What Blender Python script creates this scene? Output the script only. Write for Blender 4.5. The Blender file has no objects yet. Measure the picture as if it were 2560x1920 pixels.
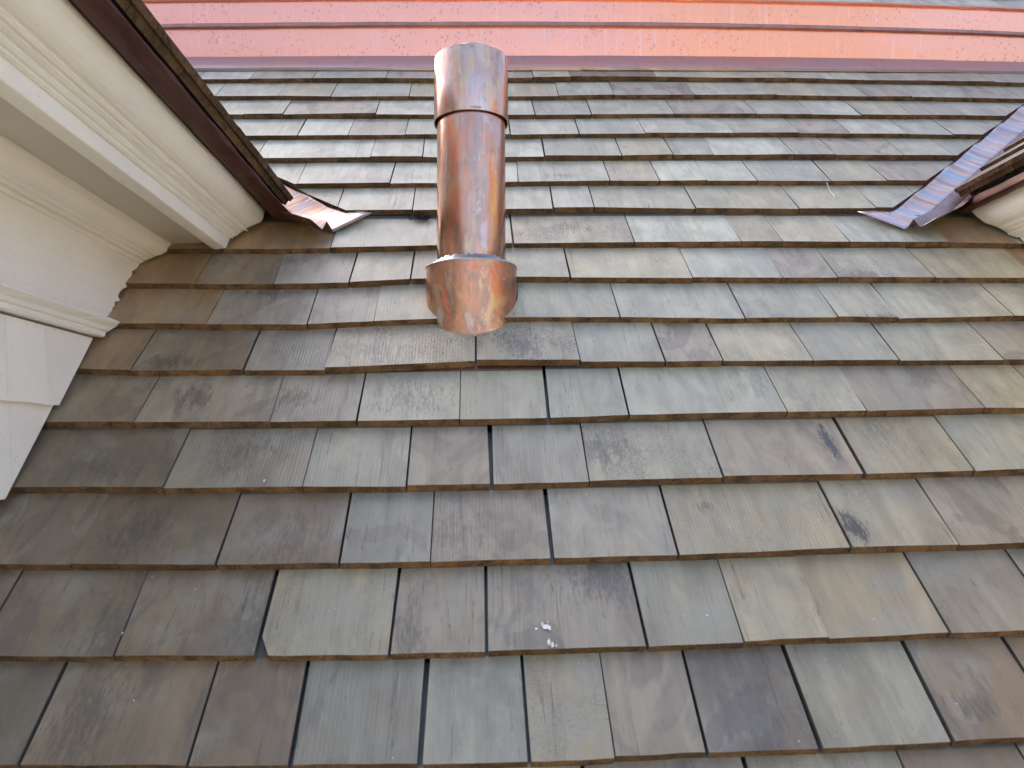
import bpy, math, random
from mathutils import Vector, Matrix

random.seed(7)
R = math.radians
scene = bpy.context.scene
COL = scene.collection

# ------------------------------------------------------------------ camera
cam_d = bpy.data.cameras.new("camera")
cam = bpy.data.objects.new("camera", cam_d)
COL.objects.link(cam)
cam_d.sensor_width = 36.0
cam_d.lens = 27.998
cam_d.clip_start = 0.02
cam_d.clip_end = 2000.0
_r = (0.99915475, -0.03770825, -0.01636682)
_u = (0.01360312, -0.07241671, 0.99728169)
_f = (0.03879098, 0.99666138, 0.07184255)
cam.matrix_world = Matrix(((_r[0], _u[0], -_f[0], 0), (_r[1], _u[1], -_f[1], 0),
                           (_r[2], _u[2], -_f[2], 0), (0, 0, 0, 1)))
scene.camera = cam
cam_d.dof.use_dof = True
cam_d.dof.focus_distance = 1.9
cam_d.dof.aperture_fstop = 10.0

# ------------------------------------------------------------------ light: sun just behind the roof slope, upper left
SUN = Vector((-0.490, 0.685, 0.5395)).normalized()      # direction towards the sun
world = bpy.data.worlds.new("World")
scene.world = world
world.use_nodes = True
wn = world.node_tree.nodes
wl = world.node_tree.links
wn.clear()
sky = wn.new("ShaderNodeTexSky")
sky.sky_type = 'NISHITA'
sky.sun_disc = False
sky.sun_elevation = math.asin(SUN.z)
sky.sun_rotation = math.atan2(SUN.x, SUN.y)
sky.air_density = 0.7
sky.dust_density = 6.0
sky.ozone_density = 0.3
bg = wn.new("ShaderNodeBackground")
bg.inputs["Strength"].default_value = 0.15
wo = wn.new("ShaderNodeOutputWorld")
wl.new(sky.outputs[0], bg.inputs[0])
wl.new(bg.outputs[0], wo.inputs[0])
sun_d = bpy.data.lights.new("sun", 'SUN')
sun_d.energy = 5.0
sun_d.angle = R(0.5)
sun_d.color = (1.0, 0.94, 0.85)
sun = bpy.data.objects.new("sun", sun_d)
COL.objects.link(sun)
sun.rotation_euler = SUN.to_track_quat('Z', 'Y').to_euler()
sun.location = (-3, 4, 5)
vs = scene.view_settings
vs.view_transform = 'Standard'
vs.look = 'None'
vs.gamma = 1.0
vs.use_curve_mapping = False
vs.exposure = 2.15

# ------------------------------------------------------------------ node helpers
class NT:
    def __init__(self, name):
        self.m = bpy.data.materials.new(name)
        self.m.use_nodes = True
        self.t = self.m.node_tree
        self.n = self.t.nodes
        self.b = self.n["Principled BSDF"]
    def L(self, a, b):
        self.t.links.new(a, b)
    def new(self, k, **kw):
        x = self.n.new(k)
        for a, v in kw.items():
            setattr(x, a, v)
        return x
    def put(self, sock, v):
        if isinstance(v, (int, float)):
            sock.default_value = v
        elif isinstance(v, (tuple, list)):
            sock.default_value = tuple(v) + ((1.0,) if len(v) == 3 and len(sock.default_value) == 4 else ())
        else:
            self.L(v, sock)
    def math(self, op, a, b=0.0, c=0.0, clamp=False):
        x = self.new("ShaderNodeMath", operation=op, use_clamp=clamp)
        self.put(x.inputs[0], a); self.put(x.inputs[1], b); self.put(x.inputs[2], c)
        return x.outputs[0]
    def vmath(self, op, a, b=(0, 0, 0), out=0):
        x = self.new("ShaderNodeVectorMath", operation=op)
        self.put(x.inputs[0], a); self.put(x.inputs[1], b)
        return x.outputs[out]
    def ramp(self, v, lo, hi, a=0.0, b=1.0):
        x = self.new("ShaderNodeMapRange", interpolation_type='SMOOTHSTEP')
        self.put(x.inputs[0], v)
        for i, q in enumerate((lo, hi, a, b)):
            self.put(x.inputs[i + 1], q)
        return x.outputs[0]
    def mix(self, f, a, b, mode='MIX'):
        x = self.new("ShaderNodeMix", data_type='RGBA', blend_type=mode)
        x.clamp_factor = True
        self.put(x.inputs[0], f); self.put(x.inputs[6], a); self.put(x.inputs[7], b)
        return x.outputs[2]
    def noise(self, vec, scale=1.0, detail=3.0, rough=0.55, dist=0.0, out=0):
        x = self.new("ShaderNodeTexNoise")
        self.put(x.inputs["Vector"], vec)
        x.inputs["Scale"].default_value = scale
        x.inputs["Detail"].default_value = detail
        x.inputs["Roughness"].default_value = rough
        x.inputs["Distortion"].default_value = dist
        return x.outputs[out]
    def scaled(self, vec, s):
        return self.vmath('MULTIPLY', vec, s)
    def attr(self, name, out="Fac"):
        x = self.new("ShaderNodeAttribute", attribute_type='OBJECT', attribute_name=name)
        return x.outputs[out]
    def coord(self):
        return self.new("ShaderNodeTexCoord").outputs["Object"]
    def rnd(self, amp=50.0):
        o = self.new("ShaderNodeObjectInfo").outputs["Random"]
        c = self.new("ShaderNodeCombineXYZ")
        self.put(c.inputs[0], self.math('MULTIPLY', o, amp))
        self.put(c.inputs[1], self.math('MULTIPLY', o, amp * 0.37))
        self.put(c.inputs[2], self.math('MULTIPLY', o, amp * 0.71))
        return c.outputs[0]
    def xyz(self, v):
        s = self.new("ShaderNodeSeparateXYZ")
        self.put(s.inputs[0], v)
        return s.outputs
    def bump(self, h, strength, dist):
        x = self.new("ShaderNodeBump")
        x.inputs["Strength"].default_value = strength
        x.inputs["Distance"].default_value = dist
        self.put(x.inputs["Height"], h)
        self.L(x.outputs[0], self.b.inputs["Normal"])
    def set(self, **kw):
        for k, v in kw.items():
            self.put(self.b.inputs[k.replace('_', ' ')], v)

# ------------------------------------------------------------------ materials
def mat_shingle(name):
    N = NT(name)
    co = N.coord()
    p = N.vmath('ADD', co, N.rnd())
    fine = N.noise(N.scaled(p, (330, 9, 60)), 1, 3, 0.6)
    streak = N.noise(N.scaled(p, (60, 5, 20)), 1, 4, 0.6, 0.4)
    broad = N.noise(N.scaled(p, (17, 6.5, 10)), 1, 5, 0.62, 0.9)
    cloud = N.noise(p, 9.0, 4, 0.6)
    cloud2 = N.noise(N.vmath('ADD', p, (7.3, 2.1, 5.5)), 13.0, 4, 0.65)
    tone = N.attr("tone", "Vector")
    c = N.mix(N.ramp(streak, 0.25, 0.75), N.vmath('SCALE', tone), tone)
    # light / dark along the grain
    k = N.math('ADD', N.math('MULTIPLY', N.ramp(streak, 0.22, 0.78), 0.26), 0.62)
    k = N.math('ADD', k, N.math('MULTIPLY', N.ramp(broad, 0.3, 0.7), 0.36))
    k = N.math('ADD', k, N.math('MULTIPLY', fine, 0.16))
    comb = N.new("ShaderNodeCombineXYZ")
    for i in range(3):
        N.put(comb.inputs[i], k)
    c = N.vmath('MULTIPLY', tone, comb.outputs[0])
    # silver grey weathering and ochre patches
    c = N.mix(N.math('MULTIPLY', N.ramp(cloud, 0.46, 0.70), 0.55), c, N.mix(fine, (0.235, 0.232, 0.205), (0.37, 0.365, 0.325)))
    c = N.mix(N.math('MULTIPLY', N.ramp(cloud2, 0.54, 0.74), N.attr("ochre")), c, (0.34, 0.24, 0.13))
    # dark weather staining drawn along the grain
    ds = N.noise(N.scaled(N.vmath('ADD', p, (3.1, 9.2, 0)), (34, 9, 10)), 1, 5, 0.65, 0.8)
    c = N.mix(N.math('MULTIPLY', N.ramp(ds, 0.52, 0.72), N.attr("dirt")), c, (0.075, 0.065, 0.062))
    # one own stain per shingle
    st = N.attr("stain", "Vector"); sz = N.attr("stain_size", "Vector")
    stx = N.xyz(st); szx = N.xyz(sz)
    cx = N.xyz(co)
    dx = N.math('DIVIDE', N.math('SUBTRACT', cx[0], stx[0]), szx[0])
    dy = N.math('DIVIDE', N.math('SUBTRACT', cx[1], stx[1]), szx[1])
    d = N.math('SQRT', N.math('ADD', N.math('MULTIPLY', dx, dx), N.math('MULTIPLY', dy, dy)))
    brk = N.noise(N.scaled(p, (85, 22, 40)), 1, 5, 0.72)
    brk2 = N.noise(N.scaled(p, (340, 75, 100)), 1, 4, 0.7)
    brk = N.math('ADD', N.math('MULTIPLY', brk, 0.45), N.math('MULTIPLY', brk2, 0.55))
    d = N.math('ADD', d, N.math('MULTIPLY', N.math('SUBTRACT', brk, 0.47), N.math('MULTIPLY', N.math('SUBTRACT', 1.95, stx[2]), 5.2)))
    sm = N.math('MULTIPLY', N.ramp(d, 1.25, N.math('SUBTRACT', N.math('MULTIPLY', N.math('POWER', stx[2], 3.0), 0.75), 0.1)), stx[2])
    c = N.mix(sm, c, (0.045, 0.042, 0.048))
    # lichen / mould specks
    vor = N.noise(p, 420.0, 2, 0.7)
    patch = N.noise(N.vmath('ADD', p, (1.7, 4.4, 8.1)), 17.0, 3, 0.6)
    spk = N.math('MULTIPLY', N.ramp(vor, 0.51, 0.62), N.ramp(patch, 0.42, 0.58))
    c = N.mix(N.math('MULTIPLY', spk, N.attr("speck")), c, (0.085, 0.065, 0.045))
    flk = N.noise(p, 190.0, 1, 0.5)
    c = N.mix(N.ramp(flk, 0.805, 0.825), c, (0.75, 0.74, 0.70))
    # water stain with a soft outline, brown and blue-black
    ws = N.noise(N.scaled(N.vmath('ADD', p, (5.1, 0.7, 3.3)), (10, 7, 8)), 1, 3, 0.5, 1.4)
    rim = N.ramp(N.math('ABSOLUTE', N.math('SUBTRACT', ws, 0.60)), 0.05, 0.0)
    c = N.mix(N.math('MULTIPLY', N.ramp(ws, 0.57, 0.64), N.math('MULTIPLY', N.attr('dirt'), 0.75)), c, (0.135, 0.105, 0.085))
    c = N.mix(N.math('MULTIPLY', rim, N.math('MULTIPLY', N.attr('dirt'), 0.45)), c, (0.10, 0.085, 0.085))
    # a few sharp fine cracks
    cr = N.noise(N.scaled(p, (120, 3.0, 10)), 1, 2, 0.5, 1.2)
    crm = N.ramp(N.math('ABSOLUTE', N.math('SUBTRACT', cr, 0.62)), 0.010, 0.002)
    c = N.mix(N.math('MULTIPLY', crm, 0.55), c, (0.05, 0.04, 0.035))
    # combed lines of vertical grain
    wv = N.new("ShaderNodeTexWave", wave_type='BANDS', bands_direction='X', wave_profile='SIN')
    N.put(wv.inputs["Vector"], N.scaled(p, (1, 0.12, 1)))
    wv.inputs["Scale"].default_value = 62.0
    wv.inputs["Distortion"].default_value = 5.0
    wv.inputs["Detail"].default_value = 2.0
    wv.inputs["Detail Scale"].default_value = 0.6
    gr = N.math('MULTIPLY', wv.outputs["Fac"], N.attr("grain"))
    c = N.mix(N.math('MULTIPLY', gr, 0.15), c, (0.12, 0.10, 0.08))
    # the part lapped by the next course stays dark with grime
    c = N.mix(N.math('MULTIPLY', N.ramp(cx[1], 0.1255, 0.1285), 0.93), c, (0.080, 0.088, 0.088))
    c = N.mix(1.0, c, (0.93, 0.90, 0.82), 'MULTIPLY')
    N.set(Base_Color=c, Roughness=N.math('ADD', 0.38, N.math('MULTIPLY', streak, 0.2)))
    N.b.inputs["Specular IOR Level"].default_value = 1.0
    h = N.math('ADD', N.math('MULTIPLY', fine, 0.6), N.math('MULTIPLY', streak, 0.9))
    h = N.math('SUBTRACT', h, N.math('MULTIPLY', gr, 0.5))
    h = N.math('ADD', h, N.math('MULTIPLY', crm, -0.8))
    N.bump(h, 0.40, 0.0010)
    return N.m

def mat_butt(name, a=(0.20, 0.112, 0.051), b=(0.055, 0.032, 0.018)):
    N = NT(name)
    p = N.vmath('ADD', N.coord(), N.rnd())
    n1 = N.noise(p, 38.0, 4, 0.65)
    n2 = N.noise(N.scaled(p, (500, 300, 300)), 1, 2, 0.6)
    f = N.ramp(N.math('ADD', N.math('MULTIPLY', n1, 0.7), N.math('MULTIPLY', n2, 0.3)), 0.36, 0.62)
    rn = N.new("ShaderNodeObjectInfo").outputs["Random"]
    f = N.math('MULTIPLY', f, N.math('ADD', 0.45, N.math('MULTIPLY', rn, 0.55)))
    c = N.mix(f, b, a)
    c = N.mix(N.math('MULTIPLY', N.ramp(n2, 0.62, 0.75), 0.5), c, (0.34, 0.24, 0.13))
    N.set(Base_Color=c, Roughness=0.9)
    N.b.inputs["Specular IOR Level"].default_value = 0.2
    N.bump(n2, 0.7, 0.002)
    return N.m

def mat_plain(name, col, rough=0.8, metal=0.0):
    N = NT(name)
    p = N.vmath('ADD', N.coord(), N.rnd())
    n = N.noise(p, 25.0, 5, 0.6)
    N.set(Base_Color=N.mix(N.ramp(n, 0.3, 0.7), tuple(x * 0.75 for x in col), col), Roughness=rough, Metallic=metal)
    return N.m

def mat_paint(name, base=(0.88, 0.825, 0.745), lump=0.5):
    N = NT(name)
    p = N.vmath('ADD', N.coord(), N.rnd())
    n1 = N.noise(p, 7.0, 4, 0.55)
    n2 = N.noise(p, 90.0, 4, 0.6)
    n3 = N.noise(p, 260.0, 2, 0.6)
    brush = N.noise(N.scaled(p, (160, 9, 160)), 1, 3, 0.55)
    c = N.mix(N.ramp(n1, 0.3, 0.7), tuple(x * 0.93 for x in base), base)
    c = N.mix(N.math('MULTIPLY', N.ramp(n3, 0.70, 0.76), 0.55), c, (0.22, 0.18, 0.13))
    c = N.mix(N.math('MULTIPLY', N.ramp(n2, 0.62, 0.78), 0.18), c, (0.50, 0.42, 0.30))
    crk = N.noise(N.scaled(p, (70, 22, 70)), 1, 3, 0.6, 1.5)
    crm = N.ramp(N.math('ABSOLUTE', N.math('SUBTRACT', crk, 0.5)), 0.006, 0.001)
    crm = N.math('MULTIPLY', crm, N.ramp(N.noise(p, 14.0, 3, 0.6), 0.56, 0.70))
    c = N.mix(N.math('MULTIPLY', crm, 0.7), c, (0.25, 0.20, 0.14))
    N.set(Base_Color=c, Roughness=N.math('ADD', 0.30, N.math('MULTIPLY', n1, 0.25)))
    h = N.math('ADD', N.math('MULTIPLY', n2, lump), N.math('MULTIPLY', brush, 0.10))
    h = N.math('ADD', h, N.math('MULTIPLY', N.ramp(n3, 0.66, 0.8), 0.25))
    N.bump(h, 0.38, 0.0028)
    return N.m

def mat_pipe_copper(name, stretch=(40, 40, 5), warm=0.5, rough=0.15):
    N = NT(name)
    co = N.coord()
    n1 = N.noise(N.scaled(co, stretch), 1, 4, 0.6, 0.5)
    n2 = N.noise(N.scaled(N.vmath('ADD', co, (3, 1, 7)), tuple(s * 1.3 for s in stretch)), 1, 4, 0.6, 0.7)
    n3 = N.noise(N.scaled(N.vmath('ADD', co, (9, 4, 2)), tuple(s * 0.8 for s in stretch)), 1, 4, 0.65, 0.6)
    n4 = N.noise(N.scaled(co, (60, 60, 40)), 1, 4, 0.65)
    base = N.mix(warm, (0.56, 0.36, 0.31), (0.60, 0.29, 0.17))
    c = N.mix(N.ramp(n1, 0.40, 0.62), base, tuple(a + (b - a) * warm for a, b in zip((0.46, 0.34, 0.32), (0.42, 0.24, 0.17))))
    c = N.mix(N.math('MULTIPLY', N.ramp(n2, 0.49, 0.66), 0.75), c, (0.70, 0.46, 0.22))
    c = N.mix(N.math('MULTIPLY', N.ramp(n3, 0.52, 0.66), 0.35 + 0.5 * warm), c, (0.72, 0.19, 0.085))
    c = N.mix(N.math('MULTIPLY', N.ramp(n4, 0.52, 0.70), 0.5), c, (0.30, 0.18, 0.15))
    n5 = N.noise(N.scaled(N.vmath('ADD', co, (2, 6, 1)), (30, 30, 15)), 1, 4, 0.68, 0.6)
    c = N.mix(N.math('MULTIPLY', N.ramp(n5, 0.54, 0.62), 0.6), c, (0.74, 0.30, 0.19))
    c = N.mix(N.math('MULTIPLY', N.ramp(n5, 0.46, 0.38), 0.55), c, (0.60, 0.44, 0.40))
    run = N.noise(N.scaled(co, (150, 150, 4)), 1, 3, 0.6, 0.3)
    c = N.mix(N.math('MULTIPLY', N.ramp(run, 0.52, 0.72), 0.38), c, (0.36, 0.22, 0.19))
    c = N.mix(N.math('MULTIPLY', N.ramp(run, 0.44, 0.30), 0.35 - 0.25 * warm), c, (0.66, 0.56, 0.50))
    c = N.mix(N.math('MULTIPLY', N.ramp(n1, 0.66, 0.76), 0.5), c, (0.74, 0.70, 0.66))
    fl = N.noise(co, 330.0, 2, 0.5)
    c = N.mix(N.ramp(fl, 0.79, 0.82), c, (0.8, 0.77, 0.72))
    N.set(Base_Color=c, Metallic=0.92, Roughness=N.math('ADD', rough, N.math('MULTIPLY', n4, 0.16)))
    N.bump(N.math('ADD', n4, N.math('MULTIPLY', n1, 0.8)), 0.06, 0.004)
    return N.m

def mat_sheet_copper(name):
    """bright satin copper sheet: pinker to the left, orange in the middle, rain spots and finger marks"""
    N = NT(name)
    co = N.coord()
    x = N.xyz(co)
    big = N.noise(N.scaled(co, (1.6, 2, 3)), 1, 4, 0.6)
    drift = N.math('ADD', x[0], N.math('MULTIPLY', N.math('SUBTRACT', big, 0.5), 0.9))
    c = N.mix(N.ramp(drift, -0.15, 0.45), (0.90, 0.41, 0.315), (0.91, 0.375, 0.225))
    c = N.mix(N.ramp(drift, 0.85, 1.35), c, (0.91, 0.42, 0.30))
    run = N.noise(N.scaled(co, (95, 20, 5)), 1, 3, 0.6)
    c = N.mix(N.math('MULTIPLY', N.ramp(run, 0.55, 0.75), 0.35), c, (0.90, 0.60, 0.55))
    # rust coloured rain spots, a little longer than wide
    vo = N.new("ShaderNodeTexVoronoi", feature='F1')
    N.put(vo.inputs["Vector"], N.scaled(co, (1, 1, 0.6)))
    vo.inputs["Scale"].default_value = 125.0
    sp = N.ramp(vo.outputs["Distance"], 0.34, 0.18)
    cl = N.ramp(N.noise(co, 7.0, 3, 0.6), 0.38, 0.58)
    pick = N.ramp(N.xyz(vo.outputs["Color"])[0], 0.45, 0.52)
    spm = N.math('MULTIPLY', N.math('MULTIPLY', sp, pick), cl)
    c = N.mix(N.math('MULTIPLY', spm, 0.45), c, (0.42, 0.18, 0.14))
    fine = N.ramp(N.noise(N.scaled(co, (210, 210, 130)), 1, 2, 0.6), 0.64, 0.72)
    c = N.mix(N.math('MULTIPLY', N.math('MULTIPLY', fine, cl), 0.45), c, (0.45, 0.20, 0.16))
    # dull smudges where hands touched the metal
    sm = None
    for (hx, hz, rx, rz) in ((1.312, 1.297, .011, .016), (1.332, 1.305, .012, .016), (1.352, 1.300, .011, .018),
                             (1.372, 1.295, .010, .016), (1.075, 1.292, .012, .007), (0.96, 1.285, .006, .008),
                             (0.60, 1.160, .10, .009), (0.55, 1.175, .02, .010), (0.47, 1.29, .012, .009)):
        dx = N.math('DIVIDE', N.math('SUBTRACT', x[0], hx), rx)
        dz = N.math('DIVIDE', N.math('SUBTRACT', x[2], hz), rz)
        d = N.math('SQRT', N.math('ADD', N.math('MULTIPLY', dx, dx), N.math('MULTIPLY', dz, dz)))
        d = N.math('ADD', d, N.math('MULTIPLY', N.math('SUBTRACT', N.noise(co, 110.0, 3, 0.6), 0.5), 1.6))
        q = N.ramp(d, 1.05, 0.6)
        sm = q if sm is None else N.math('MAXIMUM', sm, q)
    c = N.mix(N.math('MULTIPLY', sm, 0.7), c, (0.40, 0.24, 0.25))
    N.set(Base_Color=c, Metallic=0.95, Roughness=N.math('ADD', 0.36, N.math('MULTIPLY', N.math('MAXIMUM', sm, spm), 0.25)))
    N.bump(N.math('ADD', N.noise(co, 16.0, 3, 0.5), N.math('MULTIPLY', spm, -0.1)), 0.10, 0.01)
    return N.m

def mat_hem(name):
    N = NT(name)
    co = N.coord()
    n = N.noise(N.scaled(co, (3, 6, 6)), 1, 4, 0.6)
    n2 = N.noise(N.scaled(co, (60, 12, 12)), 1, 3, 0.6)
    c = N.mix(N.ramp(n, 0.35, 0.65), (0.55, 0.44, 0.45), (0.64, 0.42, 0.38))
    c = N.mix(N.math('MULTIPLY', N.ramp(n2, 0.5, 0.75), 0.5), c, (0.34, 0.36, 0.45))
    N.set(Base_Color=c, Metallic=0.9, Roughness=0.42)
    N.bump(n2, 0.08, 0.004)
    return N.m

def mat_valley(name, dim=1.0):
    """bright copper with tint bands crossing the sheet, some painted in for reflections; local x runs along the valley"""
    N = NT(name)
    co = N.coord()
    s = N.scaled(co, (30, 5, 5))
    n1 = N.noise(s, 1, 3, 0.6)
    n2 = N.noise(N.vmath('ADD', s, (5, 3, 8)), 1, 3, 0.6)
    n3 = N.noise(N.scaled(co, (64, 9, 9)), 1, 2, 0.5)
    c = N.mix(N.ramp(n1, 0.40, 0.55), (0.60, 0.49, 0.52), (0.82, 0.52, 0.42))
    c = N.mix(N.ramp(n2, 0.52, 0.60), c, (0.47, 0.52, 0.57))
    c = N.mix(N.ramp(n3, 0.56, 0.66), c, (0.80, 0.68, 0.62))
    c = N.mix(N.math('MULTIPLY', N.ramp(n2, 0.46, 0.38), 0.45), c, (0.26, 0.17, 0.16))  # dark bands painted into the colour in place of dark reflections
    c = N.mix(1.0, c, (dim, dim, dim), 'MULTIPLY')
    N.set(Base_Color=c, Metallic=0.97, Roughness=N.math('ADD', 0.17, N.math('MULTIPLY', n3, 0.16)))
    N.bump(N.math('ADD', n1, N.math('MULTIPLY', n3, 0.3)), 0.16, 0.008)
    return N.m

def mat_drip(name):
    N = NT(name)
    p = N.coord()
    n = N.noise(N.scaled(p, (30, 9, 30)), 1, 4, 0.6)
    c = N.mix(N.ramp(n, 0.35, 0.65), (0.060, 0.016, 0.011), (0.10, 0.038, 0.030))
    N.set(Base_Color=c, Metallic=0.35, Roughness=0.45)
    N.bump(n, 0.15, 0.003)
    return N.m

def mat_ground(name):
    N = NT(name)
    p = N.coord()
    n = N.noise(p, 0.35, 6, 0.6)
    n2 = N.noise(p, 9.0, 4, 0.6)
    c = N.mix(N.ramp(n, 0.40, 0.60), (0.10, 0.12, 0.05), (0.34, 0.30, 0.24))
    c = N.mix(N.math('MULTIPLY', n2, 0.4), c, (0.28, 0.25, 0.19))
    N.set(Base_Color=c, Roughness=0.95)
    return N.m

M_SH = mat_shingle("weathered_cedar")
M_BU = mat_butt("sawn_cedar_end")
M_EV = mat_butt("eave_cedar", (0.17, 0.105, 0.055), (0.05, 0.03, 0.018))
M_JT = mat_plain("grey_cedar_side", (0.105, 0.095, 0.080), 0.9)
M_DK = mat_butt("old_dark_cedar_end", (0.17, 0.10, 0.055), (0.035, 0.022, 0.016))
M_FELT = mat_plain("roofing_felt", (0.035, 0.042, 0.045), 0.9)
M_PT = mat_paint("cream_paint")
M_PTS = mat_paint("cream_paint_soffit_shaded", (0.60, 0.54, 0.455), 0.35)  # same cream paint darkened to put the soffit's shade into its colour
M_PIPE = mat_pipe_copper("copper_pipe_patina", (34, 34, 5), 0.65, 0.14)
M_CAP = mat_pipe_copper("copper_collar_patina", (28, 28, 8), 0.25, 0.12)
M_BASE = mat_pipe_copper("copper_sleeve_patina", (30, 30, 17), 0.98, 0.27)
M_SOLD = mat_plain("solder", (0.50, 0.52, 0.55), 0.42, 0.9)
M_CU = mat_sheet_copper("bright_sheet_copper")
M_HEM = mat_hem("dull_copper_hem")
M_LIP = mat_plain("brown_copper_lip", (0.50, 0.26, 0.20), 0.40, 0.9)
M_VAL = mat_valley("tinted_valley_copper", 1.0)
M_VAL2 = mat_valley("dimmed_valley_copper", 0.42)  # same copper painted darker to hold down the left sheet's glare
M_CRIMP = mat_plain("darkened_crimp_copper", (0.40, 0.29, 0.28), 0.42, 0.9)  # crimp copper darkened to imitate the dark surroundings it reflects
M_DRIP = mat_drip("dark_red_copper")
M_GR = mat_ground("garden_ground")
M_WHITE = mat_plain("chalky_white", (0.82, 0.82, 0.80), 0.6)
M_MOSS = mat_plain("dark_moss", (0.025, 0.035, 0.035), 0.95)
M_WALL = mat_plain("wall_board", (0.40, 0.36, 0.30), 0.8)

# ------------------------------------------------------------------ mesh helpers
def mk(name, verts, faces, mats, parent=None, fmat=None, smooth=False, mw=None):
    me = bpy.data.meshes.new(name)
    me.from_pydata([tuple(v) for v in verts], [], faces)
    for m in (mats if isinstance(mats, (list, tuple)) else [mats]):
        me.materials.append(m)
    if fmat:
        for p, i in zip(me.polygons, fmat):
            p.material_index = i
    if smooth:
        for p in me.polygons:
            p.use_smooth = True
    me.update()
    o = bpy.data.objects.new(name, me)
    COL.objects.link(o)
    if parent:
        o.parent = parent
    if mw is not None:
        o.matrix_world = mw
        if parent:
            o.matrix_parent_inverse = Matrix.Identity(4)
    return o

def empty(name, label, cat, loc=(0, 0, 0), group=None):
    o = bpy.data.objects.new(name, None)
    o.empty_display_size = 0.1
    COL.objects.link(o)
    o.location = loc
    o["label"] = label
    o["category"] = cat
    if group:
        o["group"] = group
    return o

def tag(o, label, cat, group=None):
    o["label"] = label
    o["category"] = cat
    if group:
        o["group"] = group
    return o

def clip(poly, a, b, c):
    """keep a*u+b*v<=c"""
    out = []
    for i in range(len(poly)):
        p, q = poly[i], poly[(i + 1) % len(poly)]
        dp = a * p[0] + b * p[1] - c
        dq = a * q[0] + b * q[1] - c
        if dp <= 0:
            out.append(p)
        if dp * dq < 0:
            t = dp / (dp - dq)
            out.append((p[0] + t * (q[0] - p[0]), p[1] + t * (q[1] - p[1])))
    return out

class Frame:
    def __init__(s, O, U, V):
        s.O = Vector(O); s.U = Vector(U).normalized(); s.V = Vector(V).normalized()
        s.N = s.U.cross(s.V)
    def at(s, u, v, n=0.0):
        return s.O + s.U * u + s.V * v + s.N * n
    def mat(s, u, v):
        o = s.at(u, v)
        return Matrix(((s.U.x, s.V.x, s.N.x, o.x), (s.U.y, s.V.y, s.N.y, o.y), (s.U.z, s.V.z, s.N.z, o.z), (0, 0, 0, 1)))

def board(name, fr, poly, u0, v0, top, bot, mats, parent, side=1):
    """a tapered board: outline poly (counter-clockwise) in the frame, top(u,v) and bot(u,v) heights"""
    n = len(poly)
    vt = [(u - u0, v - v0, top(u, v)) for u, v in poly] + [(u - u0, v - v0, bot(u, v)) for u, v in poly]
    fc = [tuple(range(n)), tuple(range(2 * n - 1, n - 1, -1))]
    fm = [0, side]
    for i in range(n):
        j = (i + 1) % n
        fc.append((i, n + i, n + j, j))
        du, dv = abs(poly[j][0] - poly[i][0]), abs(poly[j][1] - poly[i][1])
        fm.append(2 if len(mats) > 2 and du < 0.25 * dv else side)
    mw = fr.mat(u0, v0)
    if parent:
        mw = Matrix.Translation(-Vector(parent.location)) @ mw
    me = bpy.data.meshes.new(name)
    me.from_pydata(vt, [], fc)
    for m in mats:
        me.materials.append(m)
    for p, i in zip(me.polygons, fm):
        p.material_index = i
    me.update()
    o = bpy.data.objects.new(name, me)
    COL.objects.link(o)
    o.parent = parent
    o.matrix_local = mw
    return o

# ------------------------------------------------------------------ the roof plane (12-in-12 pitch)
TH = 0.791160368
H0 = 1.18651957514
E = 0.127
V1 = 3.1136
CT, ST = math.cos(TH), math.sin(TH)
ROOF = Frame((0, 0, -H0), (1, 0, 0), (0, CT, ST))
def roof_y(z):
    return (z + H0) * CT / ST
def roof_z(y):
    return -H0 + y * ST / CT

# ground far below
g = 900.0
gp = mk("ground", [(-g, -g, -5.2), (g, -g, -5.2), (g, g, -5.2), (-g, g, -5.2)], [(0, 1, 2, 3)], M_GR)
gp["kind"] = "structure"

TONE = {'g': (0.365, 0.354, 0.285), 't': (0.385, 0.345, 0.248), 'b': (0.232, 0.176, 0.120), 'B': (0.275, 0.180, 0.098),
        'd': (0.172, 0.138, 0.100), 'w': (0.430, 0.420, 0.346), 'v': (0.310, 0.272, 0.220), 's': (0.36, 0.335, 0.258),
        'S': (0.35, 0.32, 0.242), 'c': (0.315, 0.305, 0.265), 'y': (0.405, 0.332, 0.212)}
DIRT = {'d': 0.65, 'b': 0.5, 'v': 0.45, 'c': 0.4, 'g': 0.25, 'B': 0.3}
SPECK = {'s': 0.75, 'S': 0.95, 't': 0.35, 'g': 0.15}
GAPS = [0.0006, 0.0011, 0.0016, 0.0023, 0.0032, 0.0040, 0.0054, 0.0060]

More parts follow.
